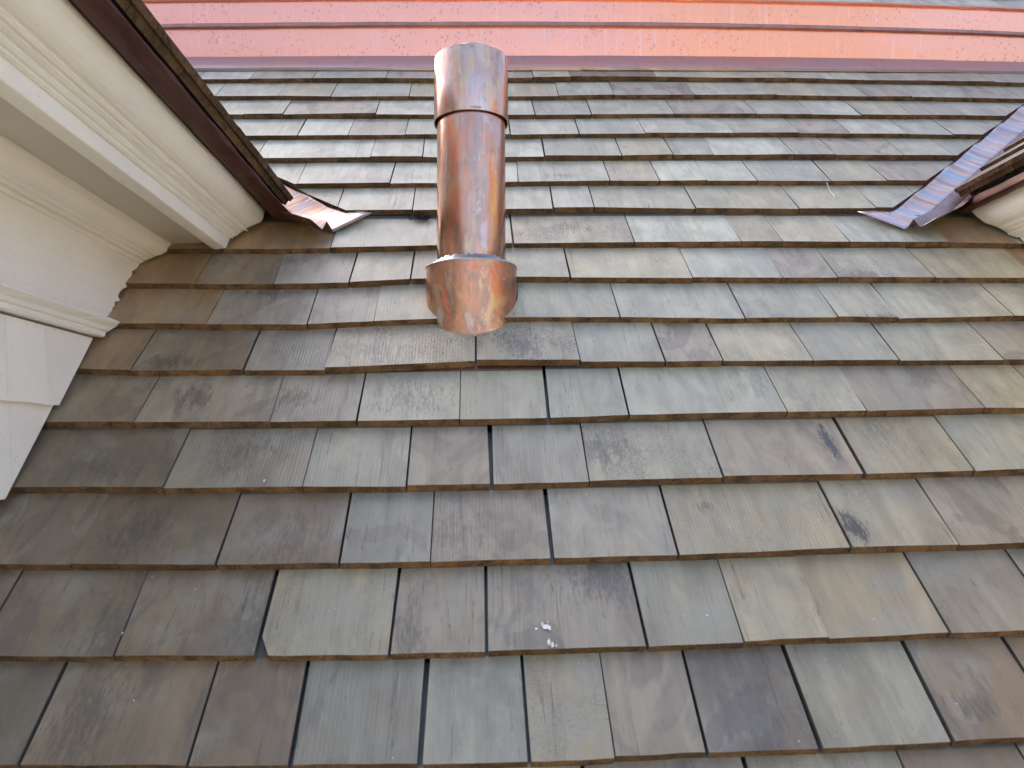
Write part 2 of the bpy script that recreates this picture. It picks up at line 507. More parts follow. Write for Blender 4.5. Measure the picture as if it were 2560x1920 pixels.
COURSES = [
    ([(-0.7727, 3.1016), (-0.638, 3.1043), (-0.4587, 3.1104), (-0.2568, 3.1111), (-0.1267, 3.1071), (0.1605, 3.1192), (0.2677, 3.1252), (0.5148, 3.1284), (0.6942, 3.1155), (0.904, 3.1162), (1.1023, 3.1057), (1.3156, 3.0974), (1.5749, 3.0848)],
     [(-0.6372, 2), (-0.4607, 2), (-0.256, 2), (0.1605, 3), (0.2677, 0), (0.5148, 1), (0.904, 1), (1.0026, 1), (1.1504, 0), (1.3156, 1), (1.4907, 1)], 'ggvtdtggvvvv'),
    ([(-0.7018, 2.9799), (-0.5362, 2.9841), (-0.3932, 2.9802), (-0.1844, 2.9835), (-0.1219, 2.9805), (0.081, 2.9807), (0.2188, 2.9829), (0.3743, 2.9913), (0.5981, 2.9916), (0.8236, 2.9898), (0.9483, 2.9848), (1.2015, 2.9788), (1.3689, 2.9697), (1.5107, 2.9647)],
     [(-0.7007, 2), (-0.5343, 2), (-0.3932, 3), (-0.1836, 3), (0.2208, 2), (0.375, 2), (0.5981, 1), (0.8245, 2), (0.9484, 2), (1.0784, 2), (1.2015, 2), (1.3689, 1)], 'gtgtgvgtgvgvv'),
    ([(-0.6439, 2.8602), (-0.4996, 2.8637), (-0.2667, 2.8644), (-0.1174, 2.8596), (0.0767, 2.8547), (0.2957, 2.8591), (0.5175, 2.8654), (0.733, 2.8614), (1.0127, 2.8554), (1.1501, 2.8534), (1.2959, 2.8513), (1.3837, 2.8464)],
     [(-0.5991, 2), (-0.5004, 2), (-0.2629, 2), (0.1501, 4), (0.2976, 3), (0.5175, 2), (0.733, 3), (0.8819, 1), (1.0127, 2), (1.1501, 2), (1.2959, 2)], 'gvwggvgwtvgg'),
    ([(-0.5725, 2.7314), (-0.4432, 2.7326), (-0.3185, 2.7347), (-0.1772, 2.7359), (-0.177, 2.7376), (0.0799, 2.735), (0.2534, 2.7421), (0.4207, 2.7424), (0.5674, 2.7419), (0.81, 2.7437), (0.9412, 2.7389), (1.0889, 2.7358), (1.2027, 2.7311), (1.2711, 2.7292)],
     [(-0.4421, 3), (-0.3185, 2), (-0.1793, 2), (0.0806, 4), (0.2534, 4), (0.4188, 1), (0.6446, 1), (0.81, 2), (0.9412, 2), (1.0889, 2), (1.2027, 1)], 'wvggggsvwggg'),
    ([(-0.5113, 2.6079), (-0.2538, 2.6133), (-0.1286, 2.6125), (-0.1016, 2.6086), (0.0652, 2.6122), (0.1578, 2.6148), (0.3408, 2.6161), (0.4629, 2.6193), (0.5404, 2.6204), (0.7614, 2.6216), (0.8614, 2.6202), (1.0272, 2.6146), (1.1485, 2.6123)],
     [(-0.5163, 2), (-0.2521, 2), (-0.1303, 3), (0.1578, 4), (0.3425, 3), (0.4664, 4), (0.5662, 0), (0.7614, 2), (0.8614, 3), (1.0272, 2), (1.1485, 1)], 'wwwgtgwvvggv'),
    ([(-0.4016, 2.4785), (-0.1964, 2.4809), (-0.1744, 2.4828), (-0.0956, 2.4801), (0.0593, 2.4809), (0.0904, 2.4862), (0.2962, 2.4873), (0.4112, 2.4864), (0.5187, 2.487), (0.6336, 2.4868), (0.8035, 2.4854), (0.9335, 2.4844), (1.0156, 2.4816)],
     [(-0.4016, 2), (-0.197, 3), (0.0897, 3), (0.2972, 3), (0.4102, 3), (0.5187, 2), (0.6336, 2), (0.8035, 3), (0.9335, 2)], 'gwgtwwgtvg'),
    ([(-0.2794, 2.3581), (-0.1414, 2.3585), (-0.0915, 2.3592), (0.0572, 2.3639), (0.1576, 2.3648), (0.2462, 2.367), (0.4638, 2.3616), (0.6897, 2.3574), (0.8584, 2.3589), (0.8933, 2.3585)],
     [(-0.2996, 2), (-0.1399, 3), (0.1591, 4), (0.2471, 3), (0.4654, 3), (0.6897, 3), (0.8584, 2)], 'swwwsttg'),
    ([(-0.4841, 2.21), (-0.3786, 2.2073), (-0.2946, 2.2096), (-0.2911, 2.2088), (-0.086, 2.217), (0.0631, 2.2246), (0.3119, 2.2242), (0.5288, 2.2228), (0.6136, 2.2217), (0.75, 2.2186), (0.9546, 2.216), (1.0715, 2.2089)],
     [(-0.5033, 3), (-0.2917, 3), (0.0678, 5), (0.3119, 3), (0.5288, 1), (0.6136, 2), (0.75, 2), (0.9564, 2)], 'BBwSwttgB'),
    ([(-0.6511, 2.0921), (-0.5157, 2.087), (-0.3805, 2.0849), (-0.2421, 2.0887), (-0.2419, 2.0881), (-0.1291, 2.0978), (-0.0989, 2.0985), (0.0704, 2.1015), (0.169, 2.0975), (0.4018, 2.0922), (0.4018, 2.094), (0.5743, 2.0902), (0.6809, 2.091), (0.8686, 2.087), (1.0395, 2.0844)],
     [(-0.5239, 0), (-0.3798, 2), (-0.2419, 4), (-0.1291, 4), (0.1707, 5), (0.4022, 2), (0.5743, 1), (0.6808, 2), (0.8687, 3), (1.0672, 2)], 'BbvggtwvstB'),
    ([(-0.6238, 1.9689), (-0.4748, 1.9622), (-0.2986, 1.9601), (-0.1844, 1.9674), (-0.1843, 1.9685), (-0.0841, 1.9726), (0.0523, 1.976), (0.244, 1.9727), (0.4243, 1.9674), (0.4692, 1.9666), (0.6352, 1.9659), (0.7451, 1.9618), (0.9542, 1.9636), (0.9747, 1.9633)],
     [(-0.4717, 1), (-0.2995, 3), (-0.1853, 1), (0.2472, 3), (0.4699, 3), (0.6368, 2), (0.7451, 2), (0.9568, 2)], 'Bvvgwgggg'),
    ([(-0.6516, 1.8495), (-0.5623, 1.8423), (-0.384, 1.8397), (-0.251, 1.8379), (-0.2508, 1.8379), (-0.1438, 1.844), (-0.0116, 1.8534), (0.1641, 1.8509), (0.3015, 1.8468), (0.3019, 1.8468), (0.4016, 1.8471), (0.5527, 1.8442), (0.6952, 1.8442), (0.875, 1.8421), (0.9092, 1.841)],
     [(-0.5623, 2), (-0.3825, 4), (-0.2517, 1), (-0.008, 4), (0.1641, 3), (0.3046, 4), (0.4016, 4), (0.5527, 1), (0.6982, 4), (0.8765, 2)], 'BbvSSgvtggv'),
    ([(-0.6512, 1.7259), (-0.5188, 1.7218), (-0.3175, 1.7166), (-0.1898, 1.7169), (-0.1885, 1.7168), (-0.0337, 1.7173), (0.0979, 1.7172), (0.2229, 1.7216), (0.2289, 1.7223), (0.4705, 1.7231), (0.5954, 1.7228), (0.7824, 1.7241), (0.8461, 1.7231)],
     [(-0.5188, 1), (-0.317, 0), (-0.1879, 4), (-0.0332, 2), (0.102, 6), (0.2257, 4), (0.4719, 3), (0.5968, 2), (0.7839, 2)], 'bvvgggwgvt'),
    ([(-0.6446, 1.5957), (-0.4386, 1.5906), (-0.2489, 1.5885), (-0.2242, 1.5879), (-0.1047, 1.5863), (0.0105, 1.5865), (0.1497, 1.5888), (0.1986, 1.59), (0.3413, 1.5909), (0.5405, 1.5919), (0.705, 1.5946), (0.7783, 1.5963)],
     [(-0.4387, 2), (-0.2484, 2), (-0.1052, 4), (0.013, 6), (0.1497, 2), (0.34, 3), (0.5444, 7), (0.7055, 3)], 'dvgvcsvtg'),
    ([(-0.6038, 1.4685), (-0.5165, 1.4659), (-0.3366, 1.4607), (-0.1831, 1.4585), (-0.1809, 1.4585), (-0.0672, 1.4573), (0.0866, 1.459), (0.2495, 1.4595), (0.2496, 1.4586), (0.4757, 1.4643), (0.6203, 1.4651), (0.709, 1.4669)],
     [(-0.5165, 2), (-0.3366, 4), (-0.182, 4), (-0.0672, 2), (0.0878, 6), (0.2505, 4), (0.4777, 5), (0.6215, 2), (0.8161, 3)], 'bdbcvcttvv'),
    ([(-0.5487, 1.3418), (-0.4205, 1.3372), (-0.2625, 1.3334), (-0.1097, 1.3303), (-0.1096, 1.3303), (0.0019, 1.3293), (0.1882, 1.3308), (0.1887, 1.3319), (0.3015, 1.3333), (0.4042, 1.3357), (0.55, 1.3391), (0.6411, 1.3401)],
     [(-0.5787, 3), (-0.4209, 3), (-0.2615, 5), (-0.1092, 4), (0.0023, 5), (0.1888, 5), (0.3026, 2), (0.4048, 0), (0.5511, 4), (0.6871, 4)], 'bdbtvvgtyvv'),
    ([(-0.4948, 1.2178), (-0.3061, 1.2108), (-0.2005, 1.2083), (-0.1703, 1.2083), (-0.0704, 1.2055), (0.0431, 1.2052), (0.1334, 1.2061), (0.2304, 1.2077), (0.2307, 1.2079), (0.3518, 1.2086), (0.4929, 1.2109), (0.5727, 1.2123)],
     [(-0.4765, 5), (-0.3052, 4), (-0.2005, 6), (-0.0682, 7), (0.0446, 5), (0.1337, 2), (0.2309, 5), (0.3518, 7), (0.4948, 6), (0.6199, 5)], 'dbbcgtvdgbb'),
]
STAINS = [(0.5182,1.6645,0.01,0.045,0.9),(0.5116,1.6198,0.014,0.03,0.5),(0.4952,1.5031,0.02,0.03,0.9),(0.4940,1.5378,0.008,0.02,0.6),(0.5449,1.2489,0.035,0.018,0.75),(0.7156,1.9646,0.05,0.012,0.8),(0.7360,2.0950,0.08,0.025,0.6),(-0.1813,1.8925,0.07,0.05,0.5),(0.0733,1.8985,0.05,0.06,0.65),(-0.1113,1.7760,0.07,0.05,0.55),(-0.4491,1.7831,0.04,0.04,0.6),(-0.5309,1.6291,0.09,0.05,0.5),(0.1733,1.6600,0.06,0.07,0.5),(-0.4583,1.5211,0.05,0.07,0.75),(-0.5050,1.8622,0.05,0.03,0.75),(-0.3945,2.0724,0.06,0.03,0.6),(0.1560,1.4356,0.07,0.05,0.55),(-0.0408,1.5103,0.05,0.05,0.4),(-0.2522,1.4962,0.05,0.06,0.4),(-0.4272,1.3785,0.06,0.07,0.45),(-0.2638,1.3738,0.05,0.08,0.4),(-0.4314,1.2631,0.05,0.08,0.45),(-0.0981,1.3481,0.04,0.07,0.45),(0.3078,1.5460,0.02,0.012,0.5),(0.1843,2.2967,0.06,0.03,0.5),(0.1865,2.5216,0.05,0.02,0.45),(-0.3497,1.6640,0.06,0.05,0.45),(-0.2939,1.7752,0.05,0.03,0.5),(0.5391,1.3193,0.05,0.05,0.3),(0.2981,1.2496,0.05,0.08,0.4),(0.5991,1.5351,0.06,0.06,0.45),(-0.3102,1.6087,0.02,0.02,0.3),(-0.3697,2.1811,0.05,0.025,0.45),(0.0773,1.5412,0.03,0.03,0.35),(0.3459,2.1712,0.03,0.03,0.2),(0.4548,1.8178,0.05,0.05,0.3),(0.7389,1.8120,0.05,0.05,0.35),(0.6051,1.6926,0.05,0.07,0.3),]


def shade(o, ch, tone_gain=1.0):
    k = random.uniform(0.92, 1.08) * tone_gain
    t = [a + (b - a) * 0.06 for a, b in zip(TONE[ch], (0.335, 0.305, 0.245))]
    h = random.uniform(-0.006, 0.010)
    w = max(-0.02, min(0.008, (tone_gain - 1.02) * 0.3))      # slightly cooler on the lightened courses
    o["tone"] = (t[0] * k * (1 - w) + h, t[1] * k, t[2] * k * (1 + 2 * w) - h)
    o["dirt"] = DIRT.get(ch, 0.12) * random.uniform(0.6, 1.25)
    o["speck"] = SPECK.get(ch, 0.06) * random.uniform(0.7, 1.2)
    o["ochre"] = {'t': 0.55, 'y': 0.8, 'S': 0.4, 's': 0.35}.get(ch, 0.22) * random.uniform(0.5, 1.4)
    o["grain"] = random.choice((0.0, 0.1, 0.25, 0.5, 0.8))
    if "stain" not in o:
        o["stain"] = (0.0, 0.0, 0.0)
        o["stain_size"] = (0.05, 0.05, 1.0)

def interp(pts, x):
    if x <= pts[0][0]:
        (x0, y0), (x1, y1) = pts[0], pts[1]
        s = max(-0.02, min(0.02, (y1 - y0) / max(1e-4, x1 - x0)))
        return y0 + s * (x - x0) * 0.3
    for (x0, y0), (x1, y1) in zip(pts, pts[1:]):
        if x <= x1:
            return y0 + (y1 - y0) * (x - x0) / max(1e-5, x1 - x0)
    return pts[-1][1]

# valley lines in roof coordinates
VL0 = (-0.304, 2.255); VLD = (-0.726, 0.687)
VR0 = (0.893, 2.250); VRD = (0.718, 0.696)
# shingle cut lines beside the valleys (keep side: a*u+b*v<=c)
def cut_left(poly):
    # through (-0.279,2.358) and (-0.482,2.550): keep to the right
    a, b = -(2.550 - 2.358), -(0.482 - 0.279)
    c = a * -0.279 + b * 2.358
    a, b, c = (a, b, c)
    # inside sample: (0,2.5)
    s = -1 if a * 0.0 + b * 2.5 > c else 1
    return clip(poly, a * s, b * s, c * s)
def cut_right(poly):
    a, b = (2.947 - 2.355), -(1.501 - 0.892)
    c = a * 0.892 + b * 2.355
    s = -1 if a * 0.5 + b * 2.5 > c else 1
    return clip(poly, a * s, b * s, c * s)

roof = empty("shingle_roof", "main roof slope of weathered grey cedar shingles around the copper vent pipe", "roof",
             (0, roof_y(-0.5), -0.5))

def top_course(c):
    return max(0, c)

# underlay
def underlay():
    u0, u1, v0, v1 = -3.2, 4.2, 0.35, 3.30
    pts = [(u0, v0), (u1, v0), (u1, v1), (u0, v1)]
    return board("underlayment", ROOF, pts, 0, 2.0, lambda u, v: -0.046, lambda u, v: -0.12, [M_FELT, M_FELT], roof)
underlay()

rows = []
for ci, (bl, js, tones) in enumerate(COURSES):
    rows.append((ci + 1, list(bl), list(js), list(tones)))
# two more courses below the picture's lower edge
known17 = [(-0.33, 4), (-0.215, 3), (-0.085, 2), (0.0, 3), (0.0665, 4), (0.2685, 6), (0.420, 4)]
rows.append((17, [(-0.6, 1.0905), (-0.2, 1.0822), (0.3, 1.0812), (0.7, 1.083)],
             [(-0.45, 3), (-0.31, 4), (-0.17, 3), (-0.05, 5), (0.1005, 6), (0.2685, 5), (0.435, 3), (0.57, 3)], list("dbtgtvtbt")))
rows.append((18, [(-0.6, 0.962), (0.7, 0.956)], [(-0.5, 3), (-0.38, 4), (-0.22, 3), (-0.09, 5), (0.04, 4), (0.19, 5), (0.33, 3), (0.50, 3), (0.62, 4)], list("bdtgtgtvbg")))

for (c, bl, js, tones) in rows:
    # extend the course beyond what the picture shows
    uR = 2.5 if c <= 16 else 1.7
    x = js[-1][0]
    while x < uR - 0.1:
        x += random.uniform(0.10, 0.20)
        js.append((x, 2)); tones.append(random.choice("ggtvws"))
    if c <= 7:
        x = js[0][0]
        lim = -1.1
        while x > lim:
            x -= random.uniform(0.10, 0.20)
            js.insert(0, (x, 2)); tones.insert(0, random.choice("ggtvw"))
    uL = -1.15 if c <= 7 else -0.70
    edges = [(uL, 0)] + js + [(uR, 0)]
    edges = [e for e in edges if uL <= e[0] <= uR]
    sk = [random.gauss(0, 0.010) for _ in edges]
    for i in range(len(edges) - 1):
        (ua, ga), (ub, gb) = edges[i], edges[i + 1]
        if ub - ua < 0.012:
            continue
        ga, gb = GAPS[ga] * 0.5, GAPS[gb] * 0.5
        vend = V1 - (c - 1) * E + E + (0.124 if c > 7 else 0.055)
        l0, r0 = ua + ga, ub - gb
        nseg = 5
        poly = []
        dvb = random.gauss(0, 0.0006)
        for k in range(nseg + 1):
            u = l0 + (r0 - l0) * k / nseg
            j = random.gauss(0, 0.00032) if 0 < k < nseg else random.gauss(0, 0.0002)
            poly.append((u, interp(bl, u) + dvb + j))
        Ls = vend - poly[0][1]
        wob = random.gauss(0, 0.0006)
        poly.append((r0 + sk[i + 1] * Ls * 0.5 + wob, poly[-1][1] + Ls * 0.5))
        poly.append((r0 + sk[i + 1] * Ls, vend))
        poly.append((l0 + sk[i] * Ls, vend))
        poly.append((l0 + sk[i] * Ls * 0.5 + random.gauss(0, 0.0006), poly[0][1] + Ls * 0.5))
        if c == 15 and abs(ua + 0.2615) < 0.002:         # the clipped corner
            (a0, b0) = poly[0]
            poly = [(a0 + 0.013, b0)] + poly[1:] + [(a0 + 0.001, b0 + 0.026)]
        if c <= 7:
            poly = cut_right(cut_left(poly))
        if len(poly) < 3:
            continue
        uc = sum(p[0] for p in poly) / len(poly)
        vb = min(p[1] for p in poly)
        vb = interp(bl, uc)
        tilt = random.gauss(0, 0.006)
        lift = random.uniform(-0.0008, 0.0012)
        if c == 11 and -0.26 < uc < 0.17:
            lift += 0.004
        th_b = random.uniform(0.0122, 0.0145)
        def top(u, v, uc=uc, vb=vb, tilt=tilt, lift=lift):
            f = (v - vb) / E
            return lift * max(0, 1 - f) - 0.0128 * f + tilt * (u - uc) * max(0.0, 1 - f * 0.8)
        def bot(u, v, top=top, vb=vb, th_b=th_b):
            f = max(0.0, (v - vb) / (2 * E))
            return top(u, v) - th_b * (1 - 0.6 * f)
        o = board("shingle", ROOF, poly, uc, vb, top, bot, [M_SH, M_BU, M_JT], roof)
        for (su, sv, rx, ry, am) in STAINS:
            if "stain" not in o and l0 <= su <= r0 and vb <= sv < vb + E:
                o["stain"] = (su - uc, sv - vb, 0.95 if am >= 0.85 or rx < 0.018 else min(0.64, am * 1.15))
                o["stain_size"] = (rx, ry, 1.0)
        shade(o, tones[min(i, len(tones) - 1)], 1.22 if c <= 8 else max(0.82, 1.22 - 0.055 * (c - 8)))  # light falloff put into the tone: upper courses lightened, lower ones darkened
        if c == 14 and 0.25 < uc < 0.47:
            o["grain"] = 1.0
        if c == 8 and 0.07 < uc < 0.3:
            o["speck"] = 1.0
        if (c == 11 and -0.25 < uc < 0.16):
            o["speck"] = 1.0; o["grain"] = 0.5

# ------------------------------------------------------------------ valleys
def valley(name, base, d, side, label, sheet, length=1.15):
    """W-shaped sheet valley; side=-1: dormer lies to the left"""
    t = Vector(ROOF.U * d[0] + ROOF.V * d[1]).normalized()
    nm = ROOF.N
    perp = nm.cross(t)                       # in the main plane
    if perp.x * side > 0:
        perp = -perp                         # points away from the dormer over the main roof
    th_d = math.atan(0.673)
    nd = Vector((-side * math.sin(th_d), 0, math.cos(th_d)))
    perp_d = nd.cross(t)
    if perp_d.dot(perp) > 0:
        perp_d = -perp_d
    up = (nm + nd).normalized()
    o0 = ROOF.at(base[0], base[1], 0)
    ns = 34
    wmin, s_c = (0.0765, 0.072) if side > 0 else (0.0925, 0.060)
    def flange(sgn_dir, n0, a0, a1, na, nm_, lower=0.0):
        vts = []; fcs = []
        for i in range(ns + 1):
            s = length * (i / ns) ** 1.25
            drop = 0.0030 - 0.0170 * min(1.0, s / 0.11)
            wd = a1 if a1 < 0.1 else (a1 - (a1 - wmin) * min(1.0, s / s_c))
            for k in range(na + 1):
                a = a0 + (wd - a0) * k / na
                e = 0.0
                if a1 > 0.1:
                    e = 0.0045 * max(0.0, k / na - 0.55) ** 2 / 0.2 * min(1.0, s / 0.08)
                wave = 0.0005 * math.sin(s * 33 + 0.4 * k) + 0.0003 * math.sin(s * 71 + 0.7 * k)
                st = s + lower * (k / na)
                vts.append(o0 + t * st + sgn_dir * a + nm_ * (drop + e + wave * (k / na)))
        for i in range(ns):
            for k in range(na):
                q = i * (na + 1) + k
                fcs.append((q, q + 1, q + na + 2, q + na + 1))
        return vts, fcs
    hub = empty(name, label, "valley flashing", tuple(o0), "copper valley flashings beside the dormers")
    F = Matrix((( t.x, perp.x, nm.x), (t.y, perp.y, nm.y), (t.z, perp.z, nm.z))).to_4x4()
    if F.to_3x3().determinant() < 0:
        F = Matrix(((t.x, -perp.x, nm.x), (t.y, -perp.y, nm.y), (t.z, -perp.z, nm.z))).to_4x4()
    Fi = F.inverted()
    def add(nm2, vts, fcs, mats, smooth=True):
        loc = [Fi @ (v - o0) for v in vts]
        me = bpy.data.meshes.new(nm2)
        me.from_pydata([tuple(v) for v in loc], [], fcs)
        me.materials.append(mats)
        for p in me.polygons:
            p.use_smooth = smooth
        me.update()
        ob = bpy.data.objects.new(nm2, me)
        COL.objects.link(ob)
        ob.parent = hub
        ob.matrix_local = F
        sol = ob.modifiers.new("thickness", 'SOLIDIFY')
        sol.thickness = 0.0008
        sol.offset = 0
        return ob
    add("roof_flange", *flange(perp, 0, 0.0155, 0.122, 8, nm), sheet)
    add("dormer_flange", *flange(perp_d, 0, 0.021, 0.062, 6, nd), sheet)
    # the raised crimp
    vts = []; fcs = []
    for i in range(ns + 1):
        s = length * (i / ns) ** 1.25
        drop = 0.0030 - 0.0170 * min(1.0, s / 0.11)
        b = o0 + t * s
        vts += [b + perp * 0.0155 + nm * (drop + 0.0009), b + up * (0.0235 + drop) + t * (0.012 * (1 - i / ns)), b + perp_d * 0.021 + nd * (drop + 0.0009)]
    for i in range(ns):
        q = i * 3
        fcs += [(q, q + 1, q + 4, q + 3), (q + 1, q + 2, q + 5, q + 4)]
    add("centre_crimp", vts, fcs, M_CRIMP, smooth=False)
    return hub

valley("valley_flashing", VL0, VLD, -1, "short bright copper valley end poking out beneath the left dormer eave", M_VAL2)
valley("valley_flashing", VR0, VRD, 1, "long tinted copper valley strip running up beside the right dormer", M_VAL)

# ------------------------------------------------------------------ dormers
def dormer(sd, label):
    """sd=-1: left dormer (modelled directly); sd=+1: right dormer (mirrored)"""
    left = sd < 0
    mx = (lambda x: x) if left else (lambda x: 0.61 - x)
    dz = 0.0 if left else -0.009
    y0 = 0.30 if left else 0.55
    root = empty("dormer", label, "dormer", (mx(-0.655), 1.0, -0.2), "cream painted dormers either side of the vent pipe")
    rl = Vector(root.location)

    def put(name, verts, faces, mat, smooth=False, fmat=None):
        f2 = faces if left else [tuple(reversed(f)) for f in faces]
        return mk(name, [Vector(v) - rl for v in verts], f2, mat, root, fmat, smooth)

    def extrude(name, prof, mat, jag=0.0035, off=-0.006, ny=26, wob=0.00022, yend=None):
        """closed profile (x,z) counter-clockwise seen from the front, run along y until it meets the roof"""
        n = len(prof)
        vts = []
        for k in range(ny + 1):
            f = k / ny
            f = 1 - (1 - f) ** 1.6
            for (x, z) in prof:
                z = z + dz
                ye = roof_y(z) + off if yend is None else yend
                if k == ny:
                    ye += random.gauss(0, jag)
                y = y0 + (ye - y0) * f
                j = random.gauss(0, wob) if 0 < k else 0
                vts.append((mx(x + j), y, z + random.gauss(0, wob)))
        fcs = []
        for k in range(ny):
            for i in range(n):
                a = k * n + i; b = k * n + (i + 1) % n
                fcs.append((a, b, b + n, a + n))
        fcs.append(tuple(range(n - 1, -1, -1)))
        fcs.append(tuple(ny * n + i for i in range(n)))
        return put(name, vts, fcs, mat)

    # cheek wall core
    zt = 0.40 + dz
    xs = (mx(-0.675), mx(-1.9))
    zb = roof_z(y0) - 0.02
    vts = []
    for x in xs:
        vts += [(x, y0 + 0.01, zb), (x, y0 + 0.01, zt), (x, roof_y(zt) + 0.05, zt)]
    put("wall", vts, [(0, 1, 2), (5, 4, 3), (0, 3, 4, 1), (1, 4, 5, 2), (2, 5, 3, 0)], M_WALL)

    # siding shingles on the cheek, courses from the band downwards
    S = Frame((mx(-0.6475), 0, dz), (0, 1, 0) if left else (0, -1, 0), (0, 0, 1))
    us = 1 if left else -1
    for k in range(6):
        zb_, zt_ = 0.066 - 0.132 * k, 0.066 - 0.132 * (k - 1) + 0.02
        if k == 0:
            zt_ = 0.1838
        yend = roof_y(zt_ + dz)
        joints = {0: [1.203], 1: [1.119]}.get(k, [])
        y = (joints[0] if joints else roof_y(zb_) - random.uniform(0.03, 0.12))
        js = [y]
        while y > y0 + 0.1:
            y -= random.uniform(0.10, 0.2)
            if y > y0 + 0.03:
                js.append(y)
        js = [y0] + sorted(js) + [yend + 0.02]
        for a, b in zip(js, js[1:]):
            if b - a < 0.01:
                continue
            a2, b2 = a + 0.0006, b - 0.0006
            ua, ub = sorted((a2 * us, b2 * us))
            poly = [(ua, zb_ + random.gauss(0, 0.0007)), ((ua + ub) / 2, zb_ + random.gauss(0, 0.0005)), (ub, zb_ + random.gauss(0, 0.0007)), (ub, zt_), (ua, zt_)]
            # scribe to the roof slope with a little clearance and a ragged cut
            q = clip(poly, us * ST, -CT, (H0 * CT + dz * 0) - 0.004 - dz * CT + 0.0)
            if len(q) < 3:
                continue
            def top(u, v, zb_=zb_):
                return 0.0075 - 0.0085 * (v - zb_) / 0.132
            board("siding_shingle", S, q, (ua + ub) / 2, zb_, top, lambda u, v: -0.012, [M_PT, M_PT], root)

    extrude("band_moulding", [(-0.662, .188), (-.6395, .1865), (-.6355, .1885), (-.634, .193), (-.6365, .1965), (-.6325, .1985),
                              (-.630, .205), (-.6255, .2095), (-.6215, .2135), (-.6215, .2165), (-.626, .2195), (-.640, .2235), (-.662, .2245)], M_PT, 0.003, 0.004)
    extrude("frieze_board", [(-0.668, .2215), (-.650, .2215)] + [(-.650 + random.gauss(0, .0003), .2215 + .1365 * k / 22) for k in range(1, 23)] + [(-.668, .358)], M_PT, 0.0075, 0.006)
    extrude("bed_moulding", [(-.660, .350), (-.6455, .3505), (-.642, .3545), (-.6445, .3575), (-.639, .3585), (-.636, .3625), (-.631, .3635), (-.628, .3668),
                             (-.6225, .3685), (-.6165, .3725), (-.6110, .3785), (-.6080, .3860), (-.6070, .3960), (-.6070, .4045), (-.660, .4045)], M_PT, 0.0065, 0.004)
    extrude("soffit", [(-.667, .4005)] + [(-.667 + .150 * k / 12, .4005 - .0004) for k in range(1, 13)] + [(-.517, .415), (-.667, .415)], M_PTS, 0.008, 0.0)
    extrude("fascia", [(-.520, .3845), (-.512, .3838), (-.503, .3838), (-.4955, .3843), (-.494, .3862), (-.494, .400), (-.494, .425), (-.520, .425)], M_PT, 0.004, -0.002)
    extrude("crown_moulding", [(-.500, .4085), (-.4915, .4082), (-.4880, .4108), (-.4885, .4140), (-.4850, .4152), (-.4820, .4190), (-.4832, .4225), (-.4790, .4235), (-.4750, .4262),
                               (-.4758, .4295), (-.4715, .4300), (-.4680, .4335), (-.4690, .4370), (-.4635, .4385), (-.4570, .4430), (-.4510, .4495), (-.4465, .4575), (-.4435, .4665), (-.4420, .4760),
                               (-.4420, .4850), (-.500, .4850)], M_PT, 0.0060, -0.010)
    # drip edge
    ov = 0.0 if left else 0.036
    extrude("drip_edge", [(-.470, .4865), (-.4330, .4862), (-.4325, .4798), (-.4300, .4785), (-.4200, .4800), (-.4150 + (-.0), .4835), (-.4035 - ov * .55, .4850), (-.4015 - ov * .55, .4875),
                          (-.4030 - ov * .55, .4925), (-.4300, .5060), (-.470, .5250)], M_DRIP, 0.0015, 0.012 if left else -0.004, wob=0.0006)

    if left:
        vts = [(-.4035, 1.42, .4860), (-.3735, 1.622, .4590), (-.4200, 1.640, .4640), (-.4320, 1.44, .4790),
               (-.4035, 1.42, .4880), (-.3735, 1.622, .4612), (-.4200, 1.640, .4665), (-.4320, 1.44, .4810)]
        put("drip_end_flap", vts, [(3, 2, 1, 0), (4, 5, 6, 7), (0, 1, 5, 4), (1, 2, 6, 5), (2, 3, 7, 6), (3, 0, 4, 7)], M_DRIP)
    # deck under the shingles
    T = 0.673
    xe, ze = (-0.3925 - ov), 0.4795 + 0.673 * (ov + 0.004)
    xr = -1.45
    def zdk(x):
        return ze + T * (xe - x)
    nrm = 0.030
    vts = []
    for off in (0.0, 0.012):
        for (x, yy) in ((xe - 0.03, y0 - 0.05), (xe - 0.03, None), (xr, None), (xr, y0 - 0.05)):
            z = zdk(x) + off + dz
            vts.append((mx(x), roof_y(z) - 0.028 if yy is None else yy, z))
    put("roof_deck", vts, [(3, 2, 1, 0), (4, 5, 6, 7), (0, 1, 5, 4), (1, 2, 6, 5), (2, 3, 7, 6), (3, 0, 4, 7)], M_DK)

    # shingles of the dormer roof: a doubled eave course, then courses up the slope
    a_d = math.atan(T)
    sx = -1 if left else 1
    DF = Frame((mx(xe), 0, ze + 0.024 + dz), (0, 1, 0) if left else (0, -1, 0), (sx * math.cos(a_d), 0, math.sin(a_d)))
    us = 1 if left else -1
    zO = ze + 0.024 + dz
